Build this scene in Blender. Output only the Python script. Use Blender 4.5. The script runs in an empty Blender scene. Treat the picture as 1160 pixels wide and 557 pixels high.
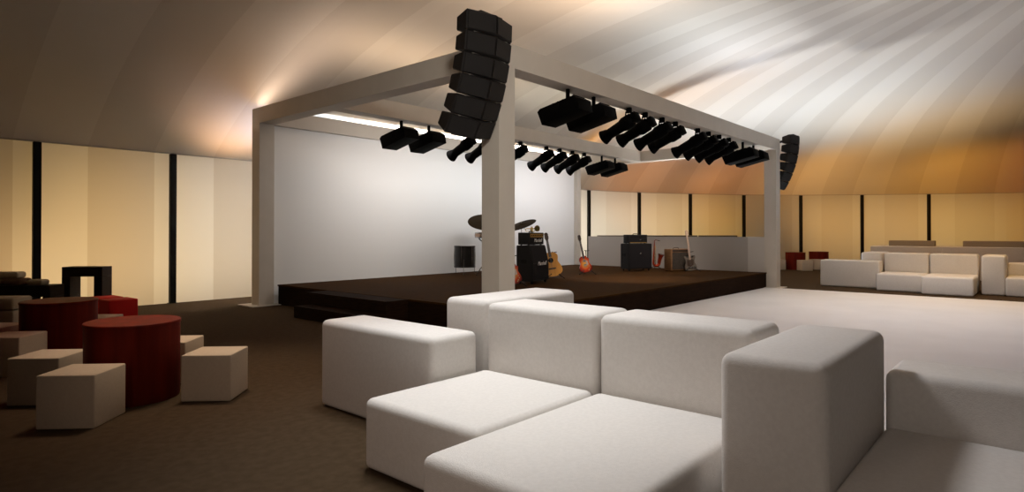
import bpy, bmesh, math, random
from mathutils import Vector, Matrix, Euler
random.seed(4)
R = math.radians
sc = bpy.context.scene
C = sc.collection

# ------------------------------------------------------------------ camera
cam_d = bpy.data.cameras.new('camera'); cam = bpy.data.objects.new('camera', cam_d); C.objects.link(cam)
cam_d.sensor_fit = 'HORIZONTAL'; cam_d.sensor_width = 36.0
cam_d.lens = 36.0 * 688.85 / 1160.0
cam_d.shift_x = 0.0
cam_d.shift_y = -(278.5 - 258.68) / 1160.0
cam_d.clip_start = 0.05; cam_d.clip_end = 300
cam.location = (-5.9914, -5.4532, 1.5)
YAW = math.atan2(0.6573, 0.7537)            # heading above the X axis
cam.rotation_euler = (R(90) + 0.0072, 0, YAW - R(90))
sc.camera = cam

# ------------------------------------------------------------------ view, world
sc.view_settings.view_transform = 'Standard'
sc.view_settings.look = 'None'
sc.view_settings.gamma = 1.0
sc.view_settings.use_curve_mapping = False
sc.view_settings.exposure = 0.0
w = bpy.data.worlds.new('world'); sc.world = w; w.use_nodes = True
w.node_tree.nodes['Background'].inputs[0].default_value = (0.02, 0.016, 0.012, 1)
w.node_tree.nodes['Background'].inputs[1].default_value = 0.3

# ------------------------------------------------------------------ lights
WHITE = (1.0, 0.95, 0.90); WARM = (1.0, 0.78, 0.52); AMBER = (1.0, 0.60, 0.25); CREAM = (1.0, 0.88, 0.72)
def aim(o, target):
    d = Vector(target) - o.location
    o.rotation_euler = d.to_track_quat('-Z', 'Y').to_euler()
def spot(name, loc, target, power, color, angle, blend=1.0, radius=0.15):
    l = bpy.data.lights.new(name, 'SPOT'); l.energy = power; l.color = color
    l.spot_size = R(angle); l.spot_blend = blend; l.shadow_soft_size = radius
    o = bpy.data.objects.new(name, l); C.objects.link(o); o.location = loc; aim(o, target); return o
def strip(name, p, q, power, color, target_off, width=0.15):
    """a long narrow area light between p and q throwing its light in the direction target_off"""
    l = bpy.data.lights.new(name, 'AREA'); l.shape = 'RECTANGLE'; l.energy = power; l.color = color
    p = Vector(p); q = Vector(q); d = (q - p)
    l.size = d.length; l.size_y = width; l.spread = R(150)
    o = bpy.data.objects.new(name, l); C.objects.link(o); o.location = (p + q) / 2
    z = -Vector(target_off).normalized(); x = d.normalized(); x = (x - z * x.dot(z)).normalized(); y = z.cross(x)
    o.matrix_world = Matrix.Translation(o.location) @ Matrix((x, y, z)).transposed().to_4x4(); return o

# hall downlights over the lounge, canopy uplights, stage wash, added unseen fills; lamps outside shining through the translucent tent wall
def bank(p, q, power, color, z0=0.1, z1=1.9, off=1.3):
    p = Vector((*p, 0)); q = Vector((*q, 0)); d = (q - p).normalized(); n = Vector((-d.y, d.x, 0))
    l = bpy.data.lights.new('wall_backlight', 'AREA'); l.shape = 'RECTANGLE'; l.energy = power; l.color = color
    l.size = (q - p).length; l.size_y = z1 - z0
    o = bpy.data.objects.new('wall_backlight', l); C.objects.link(o)
    loc = (p + q) / 2 + n * off + Vector((0, 0, (z0 + z1) / 2)); z = n; y = Vector((0, 0, 1)); x = y.cross(z)
    o.matrix_world = Matrix.Translation(loc) @ Matrix((x, y, z)).transposed().to_4x4()
spot('lounge_downlight', (-2.2, -0.9, 5.4), (-2.3, -3.1, 0.4), 713.5, (0.97, 0.97, 1.00), 82, 1.0, 0.5)
spot('lounge_downlight', (-3.2, -2.6, 5.3), (-3.2, -2.6, 0), 456.0, (0.97, 1.00, 0.97), 50, 1.0, 0.5)
spot('hall_downlight', (3.6, -4.2, 5.8), (3.6, -4.0, 0), 327.3, (0.85, 0.85, 1.00), 100, 1.0, 0.6)
spot('hall_downlight', (8.5, -3.6, 5.4), (8.5, -3.6, 0), 708.4, (1.00, 0.93, 0.92), 105, 1.0, 0.6)
spot('hall_downlight', (16.4, -3, 4.7), (16.2, -3, 0), 160.7, (1.00, 0.36, 0.00), 125, 1.0, 0.6)
spot('hall_downlight', (12.0, -5, 4.9), (12, -4.5, 0), 324.6, (1.00, 0.56, 0.12), 100, 1.0, 0.6)
spot('corner_downlight', (-4.2, 2.2, 4.7), (-4, 1.9, 0), 27.5, (1.00, 0.00, 0.00), 100, 1.0, 0.5)
spot('corner_downlight', (-3.0, 1.2, 4.7), (-3.3, 0.8, 0), 481.3, (1.00, 0.79, 0.59), 60, 1.0, 0.5)
spot('camera_side_fill', (-5.0, -5.6, 4.9), (0.6, 0, 2.6), 1051.9, (1.00, 0.94, 0.86), 56, 1.0, 0.4)  # unseen spot added near the camera to brighten the frame
spot('canopy_uplight', (13.2, 3.2, 0.5), (12.8, 1.5, 5), 980.9, (1.00, 1.00, 1.00), 130, 1.0, 0.4)
spot('canopy_uplight', (14.6, 0.6, 0.5), (14.2, 1.2, 5), 71.7, (0.00, 0.26, 1.00), 110, 1.0, 0.4)
spot('canopy_uplight', (13.2, -1.2, 0.5), (13.2, 0.2, 5), 323.4, (0.80, 0.91, 1.00), 140, 1.0, 0.4)
spot('canopy_uplight', (9.5, -5, 0.5), (10, -1.5, 6), 275.4, (0.73, 0.85, 1.00), 125, 1.0, 0.4)
spot('canopy_uplight', (0.2, 7.8, 2.2), (0.2, 7.4, 4), 118.8, (1.00, 0.55, 0.27), 110, 1.0, 0.2)
spot('canopy_uplight', (7.5, 7.6, 1.2), (7.5, 7.5, 4), 194.8, (1.00, 0.92, 0.82), 150, 1.0, 0.2)
spot('canopy_amber', (15.0, 5.2, 1.6), (16.5, 7.2, 4.5), 124.8, (1.00, 0.36, 0.08), 125, 1.0, 0.3)
spot('canopy_amber', (18.2, 3.6, 1.6), (20.5, 5.2, 4.5), 117.0, (1.00, 0.36, 0.08), 125, 1.0, 0.3)
spot('canopy_amber', (20.4, 0.6, 1.6), (23.6, 1.8, 4.5), 242.7, (1.00, 0.52, 0.15), 125, 1.0, 0.3)
spot('canopy_amber', (22.6, -3.4, 1.6), (26.2, -2.2, 4.5), 190.9, (1.00, 0.43, 0.04), 125, 1.0, 0.3)
spot('canopy_amber', (23, -7.5, 1.6), (27.5, -6.5, 4.5), 79.0, (1.00, 0.00, 0.00), 125, 1.0, 0.3)
strip('backdrop_fill', (1.6, 4.72, 3.5), (4.6, 4.72, 3.5), 41.8, (1.00, 0.95, 0.92), (0, 1, -0.85), 0.12)  # unseen area strips added behind the middle beam to brighten the backdrop
strip('backdrop_fill', (4.6, 4.72, 3.5), (7.8, 4.72, 3.5), 38.3, (0.95, 0.98, 1.00), (0, 1, -0.85), 0.12)
strip('backdrop_fill', (7.8, 4.72, 3.5), (11, 4.72, 3.5), 48.2, (0.99, 0.97, 1.00), (0, 1, -0.85), 0.12)
spot('stage_amber', (6.0, 1.0, 3.5), (6.8, 2.0, 0.4), 516.0, (1.00, 0.86, 0.87), 66, 1.0, 0.1)
spot('stage_amber', (9.0, 1.0, 3.5), (9.8, 3.0, 0.4), 229.4, (1.00, 0.86, 0.78), 66, 1.0, 0.1)
bank((-8, 8.6), (-3.4, 8.6), 16.0, (1.00, 0.50, 0.10), 0.1, 1.9, 1.3)
bank((-3.3, 8.6), (-0.97, 8.6), 22.0, (1.00, 0.69, 0.32), 0.1, 0.9, 1.3)
bank((-3.3, 8.6), (-0.97, 8.6), 23.5, (1.00, 0.62, 0.19), 1.0, 3.0, 1.3)
bank((-0.97, 8.6), (1.6, 8.6), 23.0, (1.00, 0.83, 0.59), 0.1, 0.9, 1.3)
bank((-0.97, 8.6), (1.6, 8.6), 34.0, (1.00, 0.87, 0.68), 1.0, 3.0, 1.3)
bank((11.6, 8.5), (14.16, 8.13), 70.0, (1.00, 0.89, 0.71), 0.1, 2.9, 1.3)
bank((14.16, 8.13), (16.74, 7.33), 48.2, (1.00, 0.89, 0.68), 0.1, 2.9, 1.3)
bank((16.74, 7.33), (18.97, 6.09), 48.3, (1.00, 0.69, 0.32), 0.1, 2.9, 1.3)
bank((18.97, 6.09), (21.36, 4.65), 25.1, (1.00, 0.56, 0.04), 0.1, 2.9, 1.3)
bank((23.25, 2.78), (24.64, 0.61), 27.3, (1.00, 0.57, 0.16), 0.1, 2.9, 1.3)
bank((24.64, 0.61), (26, -1.7), 31.5, (1.00, 0.61, 0.22), 0.1, 2.9, 1.3)
bank((26, -1.7), (27.2, -4.3), 29.9, (1.00, 0.64, 0.20), 0.1, 2.9, 1.3)
bank((27.2, -4.3), (28, -7), 21.5, (1.00, 0.50, 0.06), 0.1, 2.9, 1.3)
spot('canopy_uplight', (17, -0.5, 0.5), (16.8, -0.4, 5), 776.8, (0.84, 0.93, 1.00), 110, 1.0, 0.4)
spot('lounge_fill', (-9.5, -3.0, 2.6), (-3, -2, 0.5), 77.7, (1.00, 0.69, 0.54), 70, 1.0, 0.6)
spot('lounge_fill', (-9.5, -6.5, 2.8), (-3, -3, 0.6), 225.7, (1.00, 0.87, 0.76), 60, 1.0, 0.6)
spot('far_sofa_fill', (7.0, -5, 5.2), (13, -2.5, 0.5), 182.4, (1.00, 0.87, 0.74), 60, 1.0, 0.6)
bank((-3.75, 8.6), (-2.45, 8.6), 25.0, (1.00, 0.68, 0.34), 0.1, 1.2, 1.3)
strip('canopy_fill', (0.16, 3.6, 4.11), (0.16, 6.9, 4.11), 8.2, (1.00, 0.75, 0.59), (0, 0, 1), 0.2)  # unseen strips added over the beam tops to brighten the canopy
strip('canopy_fill', (0.4, 0.16, 4.11), (4, 0.16, 4.11), 84.0, (1.00, 0.73, 0.52), (0, 0, 1), 0.2)
strip('canopy_fill', (4, 0.16, 4.11), (7.7, 0.16, 4.11), 22.5, (0.81, 0.92, 1.00), (0, 0, 1), 0.2)
strip('canopy_fill', (7.7, 0.16, 4.11), (11.3, 0.16, 4.11), 28.1, (0.78, 0.86, 1.00), (0, 0, 1), 0.2)
strip('canopy_fill', (0.6, 4.29, 4.11), (5, 4.29, 4.11), 18.5, (1.00, 0.72, 0.48), (0, 0, 1), 0.2)
strip('canopy_fill', (5, 4.29, 4.11), (11, 4.29, 4.11), 11.9, (1.00, 0.93, 0.77), (0, 0, 1), 0.2)
strip('canopy_fill', (11.36, 0.6, 4.11), (11.36, 6.5, 4.11), 11.9, (1.00, 0.40, 0.00), (0, 0, 1), 0.2)
strip('rear_uplight', (0.2, 7.4, 2.9), (3.0, 7.4, 2.9), 18.2, (0.06, 0.50, 1.00), (0, -0.15, 1), 0.25)
strip('rear_uplight', (3.0, 7.4, 2.9), (11, 7.4, 2.9), 1215.1, (1.00, 0.93, 0.86), (0, -0.15, 1), 0.25)
spot('canopy_uplight', (20.5, -2.5, 0.5), (19.6, -2.3, 5), 431.5, (1.00, 0.66, 0.30), 100, 1.0, 0.4)
spot('canopy_uplight', (16, -6, 0.5), (14.5, -4.5, 6), 28.5, (0.00, 0.00, 1.00), 110, 1.0, 0.4)

# ------------------------------------------------------------------ materials
def mat(name, col, rough=0.6, metal=0.0, spec=0.5, noise=None, bump=None, coat=0.0):
    m = bpy.data.materials.new(name); m.use_nodes = True
    nt = m.node_tree; b = nt.nodes['Principled BSDF']
    b.inputs['Base Color'].default_value = (*col, 1); b.inputs['Roughness'].default_value = rough
    b.inputs['Metallic'].default_value = metal; b.inputs['Specular IOR Level'].default_value = spec
    b.inputs['Coat Weight'].default_value = coat
    tc = nt.nodes.new('ShaderNodeTexCoord')
    if noise:                                   # (scale, second colour, stretch xyz)
        mp = nt.nodes.new('ShaderNodeMapping'); mp.inputs['Scale'].default_value = noise[2] if len(noise) > 2 else (1, 1, 1)
        n = nt.nodes.new('ShaderNodeTexNoise'); n.inputs['Scale'].default_value = noise[0]; n.inputs['Detail'].default_value = 6
        mx = nt.nodes.new('ShaderNodeMix'); mx.data_type = 'RGBA'
        mx.inputs[6].default_value = (*col, 1); mx.inputs[7].default_value = (*noise[1], 1)
        rp = nt.nodes.new('ShaderNodeValToRGB'); rp.color_ramp.elements[0].position = 0.35; rp.color_ramp.elements[1].position = 0.65
        nt.links.new(tc.outputs['Object'], mp.inputs[0]); nt.links.new(mp.outputs[0], n.inputs['Vector'])
        nt.links.new(n.outputs[0], rp.inputs[0]); nt.links.new(rp.outputs[0], mx.inputs[0]); nt.links.new(mx.outputs[2], b.inputs['Base Color'])
    if bump:
        n2 = nt.nodes.new('ShaderNodeTexNoise'); n2.inputs['Scale'].default_value = bump[0]; n2.inputs['Detail'].default_value = 4
        bp = nt.nodes.new('ShaderNodeBump'); bp.inputs['Strength'].default_value = bump[1]; bp.inputs['Distance'].default_value = 0.01
        nt.links.new(tc.outputs['Object'], n2.inputs['Vector']); nt.links.new(n2.outputs[0], bp.inputs['Height']); nt.links.new(bp.outputs[0], b.inputs['Normal'])
    return m

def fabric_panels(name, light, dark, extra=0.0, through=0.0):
    """tent fabric: alternating lighter and darker bands in every panel, read from the panel coordinate stored as UV"""
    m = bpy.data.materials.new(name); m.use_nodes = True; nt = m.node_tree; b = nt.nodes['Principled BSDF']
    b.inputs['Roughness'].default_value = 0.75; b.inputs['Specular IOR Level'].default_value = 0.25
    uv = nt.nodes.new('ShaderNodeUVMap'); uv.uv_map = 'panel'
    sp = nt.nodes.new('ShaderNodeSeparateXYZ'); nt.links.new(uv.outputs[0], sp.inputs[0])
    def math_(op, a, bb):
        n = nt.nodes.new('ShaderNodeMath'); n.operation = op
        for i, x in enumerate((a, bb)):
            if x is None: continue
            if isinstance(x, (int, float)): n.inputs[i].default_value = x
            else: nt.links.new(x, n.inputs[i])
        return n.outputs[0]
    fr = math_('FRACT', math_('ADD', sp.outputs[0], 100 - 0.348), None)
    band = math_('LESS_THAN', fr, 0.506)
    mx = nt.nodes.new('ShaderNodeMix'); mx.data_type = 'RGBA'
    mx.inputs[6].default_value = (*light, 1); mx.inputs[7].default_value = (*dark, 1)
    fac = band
    if extra:                                    # narrower strips of random tone, different in every panel
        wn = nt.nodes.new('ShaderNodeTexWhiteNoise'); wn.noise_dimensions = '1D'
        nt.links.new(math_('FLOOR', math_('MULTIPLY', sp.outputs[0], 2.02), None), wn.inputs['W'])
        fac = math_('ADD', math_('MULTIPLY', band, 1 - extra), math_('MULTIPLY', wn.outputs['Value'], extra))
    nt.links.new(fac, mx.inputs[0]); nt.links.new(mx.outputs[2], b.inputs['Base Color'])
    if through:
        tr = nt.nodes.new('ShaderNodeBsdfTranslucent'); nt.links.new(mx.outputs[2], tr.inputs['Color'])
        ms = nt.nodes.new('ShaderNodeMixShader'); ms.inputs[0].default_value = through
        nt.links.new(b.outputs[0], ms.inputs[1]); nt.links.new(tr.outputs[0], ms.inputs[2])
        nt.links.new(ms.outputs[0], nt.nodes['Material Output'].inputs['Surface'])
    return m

M = {}
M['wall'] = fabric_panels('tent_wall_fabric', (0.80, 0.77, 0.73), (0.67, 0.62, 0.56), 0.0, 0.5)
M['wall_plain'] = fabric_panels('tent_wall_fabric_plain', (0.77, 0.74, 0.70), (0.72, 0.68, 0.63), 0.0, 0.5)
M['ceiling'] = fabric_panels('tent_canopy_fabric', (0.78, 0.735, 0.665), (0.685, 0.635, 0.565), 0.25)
M['carpet'] = mat('brown_carpet', (0.072, 0.047, 0.027), 0.95, spec=0.05, noise=(14, (0.058, 0.038, 0.021)), bump=(300, 0.4))
M['dance'] = mat('white_dance_floor', (0.78, 0.75, 0.72), 0.42, spec=0.35, noise=(1.2, (0.74, 0.71, 0.68)))
M['frame'] = mat('white_frame_paint', (0.60, 0.545, 0.47), 0.6, noise=(3, (0.575, 0.52, 0.445)))
M['backdrop'] = mat('white_backdrop_cloth', (0.78, 0.77, 0.75), 0.8, spec=0.2)
M['guard'] = mat('grey_panel', (0.42, 0.38, 0.34), 0.7)
M['guard_lit'] = mat('grey_panel_lit', (0.58, 0.54, 0.49), 0.7)  # same panel grey, lightened to paint in stronger light on the end
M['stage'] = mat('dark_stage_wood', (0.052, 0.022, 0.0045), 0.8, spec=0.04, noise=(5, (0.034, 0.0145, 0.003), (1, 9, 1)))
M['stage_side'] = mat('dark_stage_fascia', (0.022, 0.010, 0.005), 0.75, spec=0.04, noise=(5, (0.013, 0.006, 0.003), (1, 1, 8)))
M['sofa'] = mat('white_sofa_fabric', (0.74, 0.70, 0.66), 0.8, spec=0.25, noise=(45, (0.70, 0.66, 0.62)), bump=(170, 0.22))
M['cube'] = mat('cream_cube_fabric', (0.60, 0.50, 0.38), 0.85, spec=0.15, noise=(45, (0.57, 0.47, 0.355)), bump=(170, 0.22))
M['redwood'] = mat('red_stained_wood', (0.19, 0.016, 0.006), 0.55, spec=0.10, noise=(2.2, (0.12, 0.010, 0.0045), (5, 5, 0.4)))
M['red'] = mat('red_fabric', (0.70, 0.012, 0.008), 0.7, spec=0.3)
M['wenge'] = mat('wenge_wood', (0.022, 0.011, 0.006), 0.6, spec=0.08, noise=(5, (0.018, 0.010, 0.007), (1, 1, 9)))
M['tan'] = mat('tan_fabric', (0.42, 0.34, 0.24), 0.85, spec=0.2, bump=(170, 0.2))
M['olive'] = mat('tan_slab', (0.30, 0.22, 0.13), 0.7)
M['bartop'] = mat('dark_bar_top', (0.10, 0.07, 0.045), 0.6)
M['brown_cloth'] = mat('brown_cloth', (0.13, 0.075, 0.045), 0.9, spec=0.1)
M['pale'] = mat('pale_counter', (0.66, 0.58, 0.48), 0.6)
M['black'] = mat('black_post', (0.006, 0.006, 0.006), 0.6, spec=0.2)
M['lamp'] = mat('black_lamp_housing', (0.001, 0.001, 0.001), 0.7, spec=0.05)
M['lens'] = mat('dark_lens_glass', (0.02, 0.02, 0.025), 0.1, spec=0.6)
M['speaker'] = mat('black_speaker_cabinet', (0.010, 0.008, 0.007), 0.6, spec=0.25, bump=(120, 0.1))
M['grille'] = mat('black_speaker_grille', (0.011, 0.009, 0.008), 0.7, spec=0.3, bump=(400, 0.3))
M['seamrig'] = mat('grey_rigging', (0.35, 0.32, 0.28), 0.45, metal=0.6)
M['tolex'] = mat('black_amp_cover', (0.010, 0.009, 0.009), 0.65, spec=0.3, bump=(300, 0.3))
M['cloth'] = mat('black_amp_grille_cloth', (0.014, 0.012, 0.013), 0.85, spec=0.2, bump=(500, 0.3))
M['gold'] = mat('gold_panel', (0.45, 0.28, 0.07), 0.35, metal=0.8)
M['brass'] = mat('polished_brass', (0.75, 0.52, 0.16), 0.22, metal=1.0)
M['bronze'] = mat('dark_bronze_cymbal', (0.022, 0.014, 0.007), 0.7, metal=0.0, spec=0.03)
M['redbrass'] = mat('red_lacquered_brass', (0.55, 0.06, 0.02), 0.25, metal=0.7)
M['chrome'] = mat('chrome', (0.55, 0.55, 0.55), 0.25, metal=1.0)
M['white'] = mat('white_lettering', (0.85, 0.83, 0.80), 0.5)
M['drum'] = mat('black_drum_lacquer', (0.012, 0.011, 0.010), 0.3)
M['skin'] = mat('drum_head', (0.72, 0.68, 0.62), 0.6)
M['maple'] = mat('pale_maple', (0.62, 0.45, 0.33), 0.45, noise=(6, (0.55, 0.39, 0.28), (1, 1, 8)))
M['darkneck'] = mat('dark_rosewood', (0.05, 0.028, 0.016), 0.5)
M['amber_top'] = mat('amber_spruce', (0.72, 0.34, 0.06), 0.3, noise=(4, (0.62, 0.27, 0.04), (9, 1, 0.6)))
M['oak'] = mat('brown_combo_wood', (0.24, 0.12, 0.045), 0.5, noise=(5, (0.15, 0.07, 0.025), (1, 1, 8)))
M['combo_cloth'] = mat('speckled_combo_grille', (0.075, 0.055, 0.038), 0.9, noise=(60, (0.03, 0.022, 0.016)))
M['pearl'] = mat('pearl_guitar_body', (0.16, 0.13, 0.10), 0.3, coat=0.5)
def sunburst():
    m = mat('sunburst_lacquer', (0.5, 0.1, 0.02), 0.25, coat=0.5); nt = m.node_tree; b = nt.nodes['Principled BSDF']
    tc = nt.nodes.new('ShaderNodeTexCoord'); mp = nt.nodes.new('ShaderNodeMapping')
    mp.inputs['Location'].default_value = (0, 0, -0.95); mp.inputs['Scale'].default_value = (5.4, 1.0, 4.3)
    g = nt.nodes.new('ShaderNodeTexGradient'); g.gradient_type = 'SPHERICAL'
    rp = nt.nodes.new('ShaderNodeValToRGB'); e = rp.color_ramp.elements
    e[0].position = 0.0; e[0].color = (0.16, 0.006, 0.004, 1); e[1].position = 0.85; e[1].color = (0.95, 0.50, 0.08, 1)
    x = e.new(0.35); x.color = (0.62, 0.06, 0.012, 1)
    nt.links.new(tc.outputs['Object'], mp.inputs[0]); nt.links.new(mp.outputs[0], g.inputs[0]); nt.links.new(g.outputs[0], rp.inputs[0]); nt.links.new(rp.outputs[0], b.inputs['Base Color'])
    return m
M['sunburst'] = sunburst()

# ------------------------------------------------------------------ mesh helpers
def finish(name, bm, m, parent=None, loc=(0, 0, 0), rotz=0.0, smooth=True, angle=40):
    bmesh.ops.recalc_face_normals(bm, faces=bm.faces)
    me = bpy.data.meshes.new(name); bm.to_mesh(me); bm.free()
    if smooth:
        for p in me.polygons: p.use_smooth = True
        me.set_sharp_from_angle(angle=R(angle))
    me.materials.append(m)
    o = bpy.data.objects.new(name, me); C.objects.link(o)
    o.parent = parent; o.location = loc; o.rotation_euler = (0, 0, rotz)
    return o
def tag(o, label, cat, group=None, kind=None):
    if label: o['label'] = label
    if cat: o['category'] = cat
    if group: o['group'] = group
    if kind: o['kind'] = kind
    return o
def thing(name, label, cat, loc=(0, 0, 0), rotz=0.0, group=None):
    o = bpy.data.objects.new(name, None); C.objects.link(o); o.empty_display_size = 0.1
    o.location = loc; o.rotation_euler = (0, 0, rotz); return tag(o, label, cat, group)
def copy_tree(o, parent=None):
    c = o.copy(); C.objects.link(c)
    if parent is not None: c.parent = parent
    for ch in list(o.children): copy_tree(ch, c)
    return c
def add(bm, other, mx=None):
    if mx is not None: bmesh.ops.transform(other, matrix=mx, verts=other.verts)
    me = bpy.data.meshes.new('tmp'); other.to_mesh(me); other.free(); bm.from_mesh(me); bpy.data.meshes.remove(me); return bm
def box(x0, x1, y0, y1, z0, z1, r=0.0, seg=3):
    bm = bmesh.new(); bmesh.ops.create_cube(bm, size=1)
    bmesh.ops.scale(bm, vec=(x1 - x0, y1 - y0, z1 - z0), verts=bm.verts)
    bmesh.ops.translate(bm, vec=((x0 + x1) / 2, (y0 + y1) / 2, (z0 + z1) / 2), verts=bm.verts)
    if r > 0: bmesh.ops.bevel(bm, geom=list(bm.edges), offset=r, segments=seg, profile=0.5, affect='EDGES', clamp_overlap=True)
    return bm
def lathe(prof, n=32, caps=True):
    bm = bmesh.new(); rings = []
    for r, z in prof:
        rings.append([bm.verts.new((max(r, 1e-4) * math.cos(2 * math.pi * k / n), max(r, 1e-4) * math.sin(2 * math.pi * k / n), z)) for k in range(n)])
    for a, b in zip(rings, rings[1:]):
        for k in range(n): bm.faces.new((a[k], a[(k + 1) % n], b[(k + 1) % n], b[k]))
    if caps: bm.faces.new(rings[0][::-1]); bm.faces.new(rings[-1])
    return bm
def tube(pts, rad, n=10):
    """tube along points; rad a number or a list"""
    bm = bmesh.new(); pts = [Vector(p) for p in pts]; rings = []
    if not isinstance(rad, (list, tuple)): rad = [rad] * len(pts)
    ref = None
    for i, p in enumerate(pts):
        t = (pts[min(i + 1, len(pts) - 1)] - pts[max(i - 1, 0)]).normalized()
        if ref is None: ref = t.orthogonal().normalized()
        ref = (ref - t * ref.dot(t)).normalized(); s = t.cross(ref)
        rings.append([bm.verts.new(p + (ref * math.cos(2 * math.pi * k / n) + s * math.sin(2 * math.pi * k / n)) * rad[i]) for k in range(n)])
    for a, b in zip(rings, rings[1:]):
        for k in range(n): bm.faces.new((a[k], a[(k + 1) % n], b[(k + 1) % n], b[k]))
    bm.faces.new(rings[0][::-1]); bm.faces.new(rings[-1]); return bm
def prism(poly, y0, y1, r=0.0):
    """polygon in x,z extruded along y"""
    bm = bmesh.new(); a = [bm.verts.new((x, y0, z)) for x, z in poly]; b = [bm.verts.new((x, y1, z)) for x, z in poly]
    n = len(poly); bm.faces.new(a); bm.faces.new(b[::-1])
    for k in range(n): bm.faces.new((a[k], b[k], b[(k + 1) % n], a[(k + 1) % n]))
    if r > 0:
        ed = [e for e in bm.edges if abs(e.verts[0].co.y - e.verts[1].co.y) < 1e-6]
        bmesh.ops.bevel(bm, geom=ed, offset=r, segments=2, profile=0.5, affect='EDGES', clamp_overlap=True)
    return bm
def rot(axis, deg, loc=(0, 0, 0)): return Matrix.Translation(loc) @ Matrix.Rotation(R(deg), 4, axis)

# ------------------------------------------------------------------ the tent
WALL_H = 3.2
per = [(-0.97 + 2.33 * n, 8.6) for n in range(-5, 0)] + [(-0.97 + 2.52 * n, 8.6 if n < 5 else 8.5) for n in range(0, 6)]
arc = [(14.16, 8.13), (16.74, 7.33), (18.97, 6.09), (21.36, 4.65), (23.25, 2.78), (24.64, 0.61), (26.0, -1.7), (27.2, -4.3), (28.0, -7.0)]
VC = -7.5
arc_back = [(x, 2 * VC - y) for x, y in arc[::-1][1:]]
right = arc + arc_back
top = [(x, y) for x, y in per]
back = [(x, 2 * VC - y) for x, y in per[::-1]]
left = [(1.56 - 14.16 - (x - 14.16) - 1.58, y) for x, y in right[::-1]]
left = [(-(x) + 14.16 - 12.62 - 2.33 + 0.0, y) for x, y in right[::-1]]
loop = top + right + back + left
i0 = 5                                           # index of panel 0 in loop
NP = len(loop)
def seg_pts(a, b, sub):
    """points along the wall line from panel index a to b: (x, y, panel coordinate)"""
    out = []
    for i in range(a, b):
        p = Vector(loop[i % NP]); q = Vector(loop[(i + 1) % NP])
        for k in range(sub): out.append((*(p + (q - p) * k / sub), i - i0 + k / sub))
    p = Vector(loop[b % NP]); out.append((p.x, p.y, b - i0)); return out
def wall(name, a, b, m='wall'):
    bm = bmesh.new(); uvl = bm.loops.layers.uv.new('panel'); P = seg_pts(a, b, 4)
    cols = [[bm.verts.new((x, y, z)) for z in (-0.02, 0.8, 1.6, 2.4, WALL_H)] for x, y, n in P]
    for i in range(len(P) - 1):
        for k in range(4):
            f = bm.faces.new((cols[i][k], cols[i + 1][k], cols[i + 1][k + 1], cols[i][k + 1]))
            for l, (n, t) in zip(f.loops, ((P[i][2], k), (P[i + 1][2], k), (P[i + 1][2], k + 1), (P[i][2], k + 1))): l[uvl].uv = (n, t)
    o = finish(name, bm, M[m], smooth=False); return tag(o, None, None, None, 'structure')
nt_, nr_, nb_, nl_ = len(top), len(right), len(back), len(left)
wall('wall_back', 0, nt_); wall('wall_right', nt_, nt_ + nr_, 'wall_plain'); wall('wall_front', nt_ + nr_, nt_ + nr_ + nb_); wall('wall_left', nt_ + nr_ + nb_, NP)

def canopy():
    bm = bmesh.new(); uvl = bm.loops.layers.uv.new('panel'); P = seg_pts(0, NP, 4)
    T = [0, .015, .03, .05, .075, .1, .14, .18, .23, .29, .36, .44, .53, .63, .75, .88, 1.0]
    cols = []
    for x, y, n in P:
        c = Vector((min(max(x, -9.0), 6.0), VC)); p = Vector((x, y)); L = (c - p).length; col = []
        for t in T:
            q = p + (c - p) * t; s = L * t
            col.append(bm.verts.new((q.x, q.y, WALL_H + 3.3 * (1 - math.exp(-s / 4.5)))))
        cols.append(col)
    for i in range(len(P) - 1):
        for k in range(len(T) - 1):
            f = bm.faces.new((cols[i][k], cols[i][k + 1], cols[i + 1][k + 1], cols[i + 1][k]))
            for l, (n, t) in zip(f.loops, ((P[i][2], T[k]), (P[i][2], T[k + 1]), (P[i + 1][2], T[k + 1]), (P[i + 1][2], T[k]))): l[uvl].uv = (n, t)
    bmesh.ops.remove_doubles(bm, verts=bm.verts, dist=1e-4)
    return finish('ceiling', bm, M['ceiling'], angle=80)
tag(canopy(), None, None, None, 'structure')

def floor_mesh():
    bm = bmesh.new(); vs = [bm.verts.new((x, y, 0)) for x, y in loop]; bm.faces.new(vs); return bm
tag(finish('floor', floor_mesh(), M['carpet'], smooth=False), None, None, None, 'structure')
tag(finish('floor_dance', box(-1.2, 11.12, -11.0, 0.24, 0, 0.012), M['dance'], smooth=False), None, None, None, 'structure')
# head rail where wall meets canopy
def head_rail(name, a, b):
    P = [(x, y, WALL_H) for x, y, n in seg_pts(a, b, 1)]
    tag(finish(name, tube(P, 0.018, 6), M['guard']), None, None, None, 'structure')
head_rail('trim_1', 0, nt_ + 8)

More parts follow.
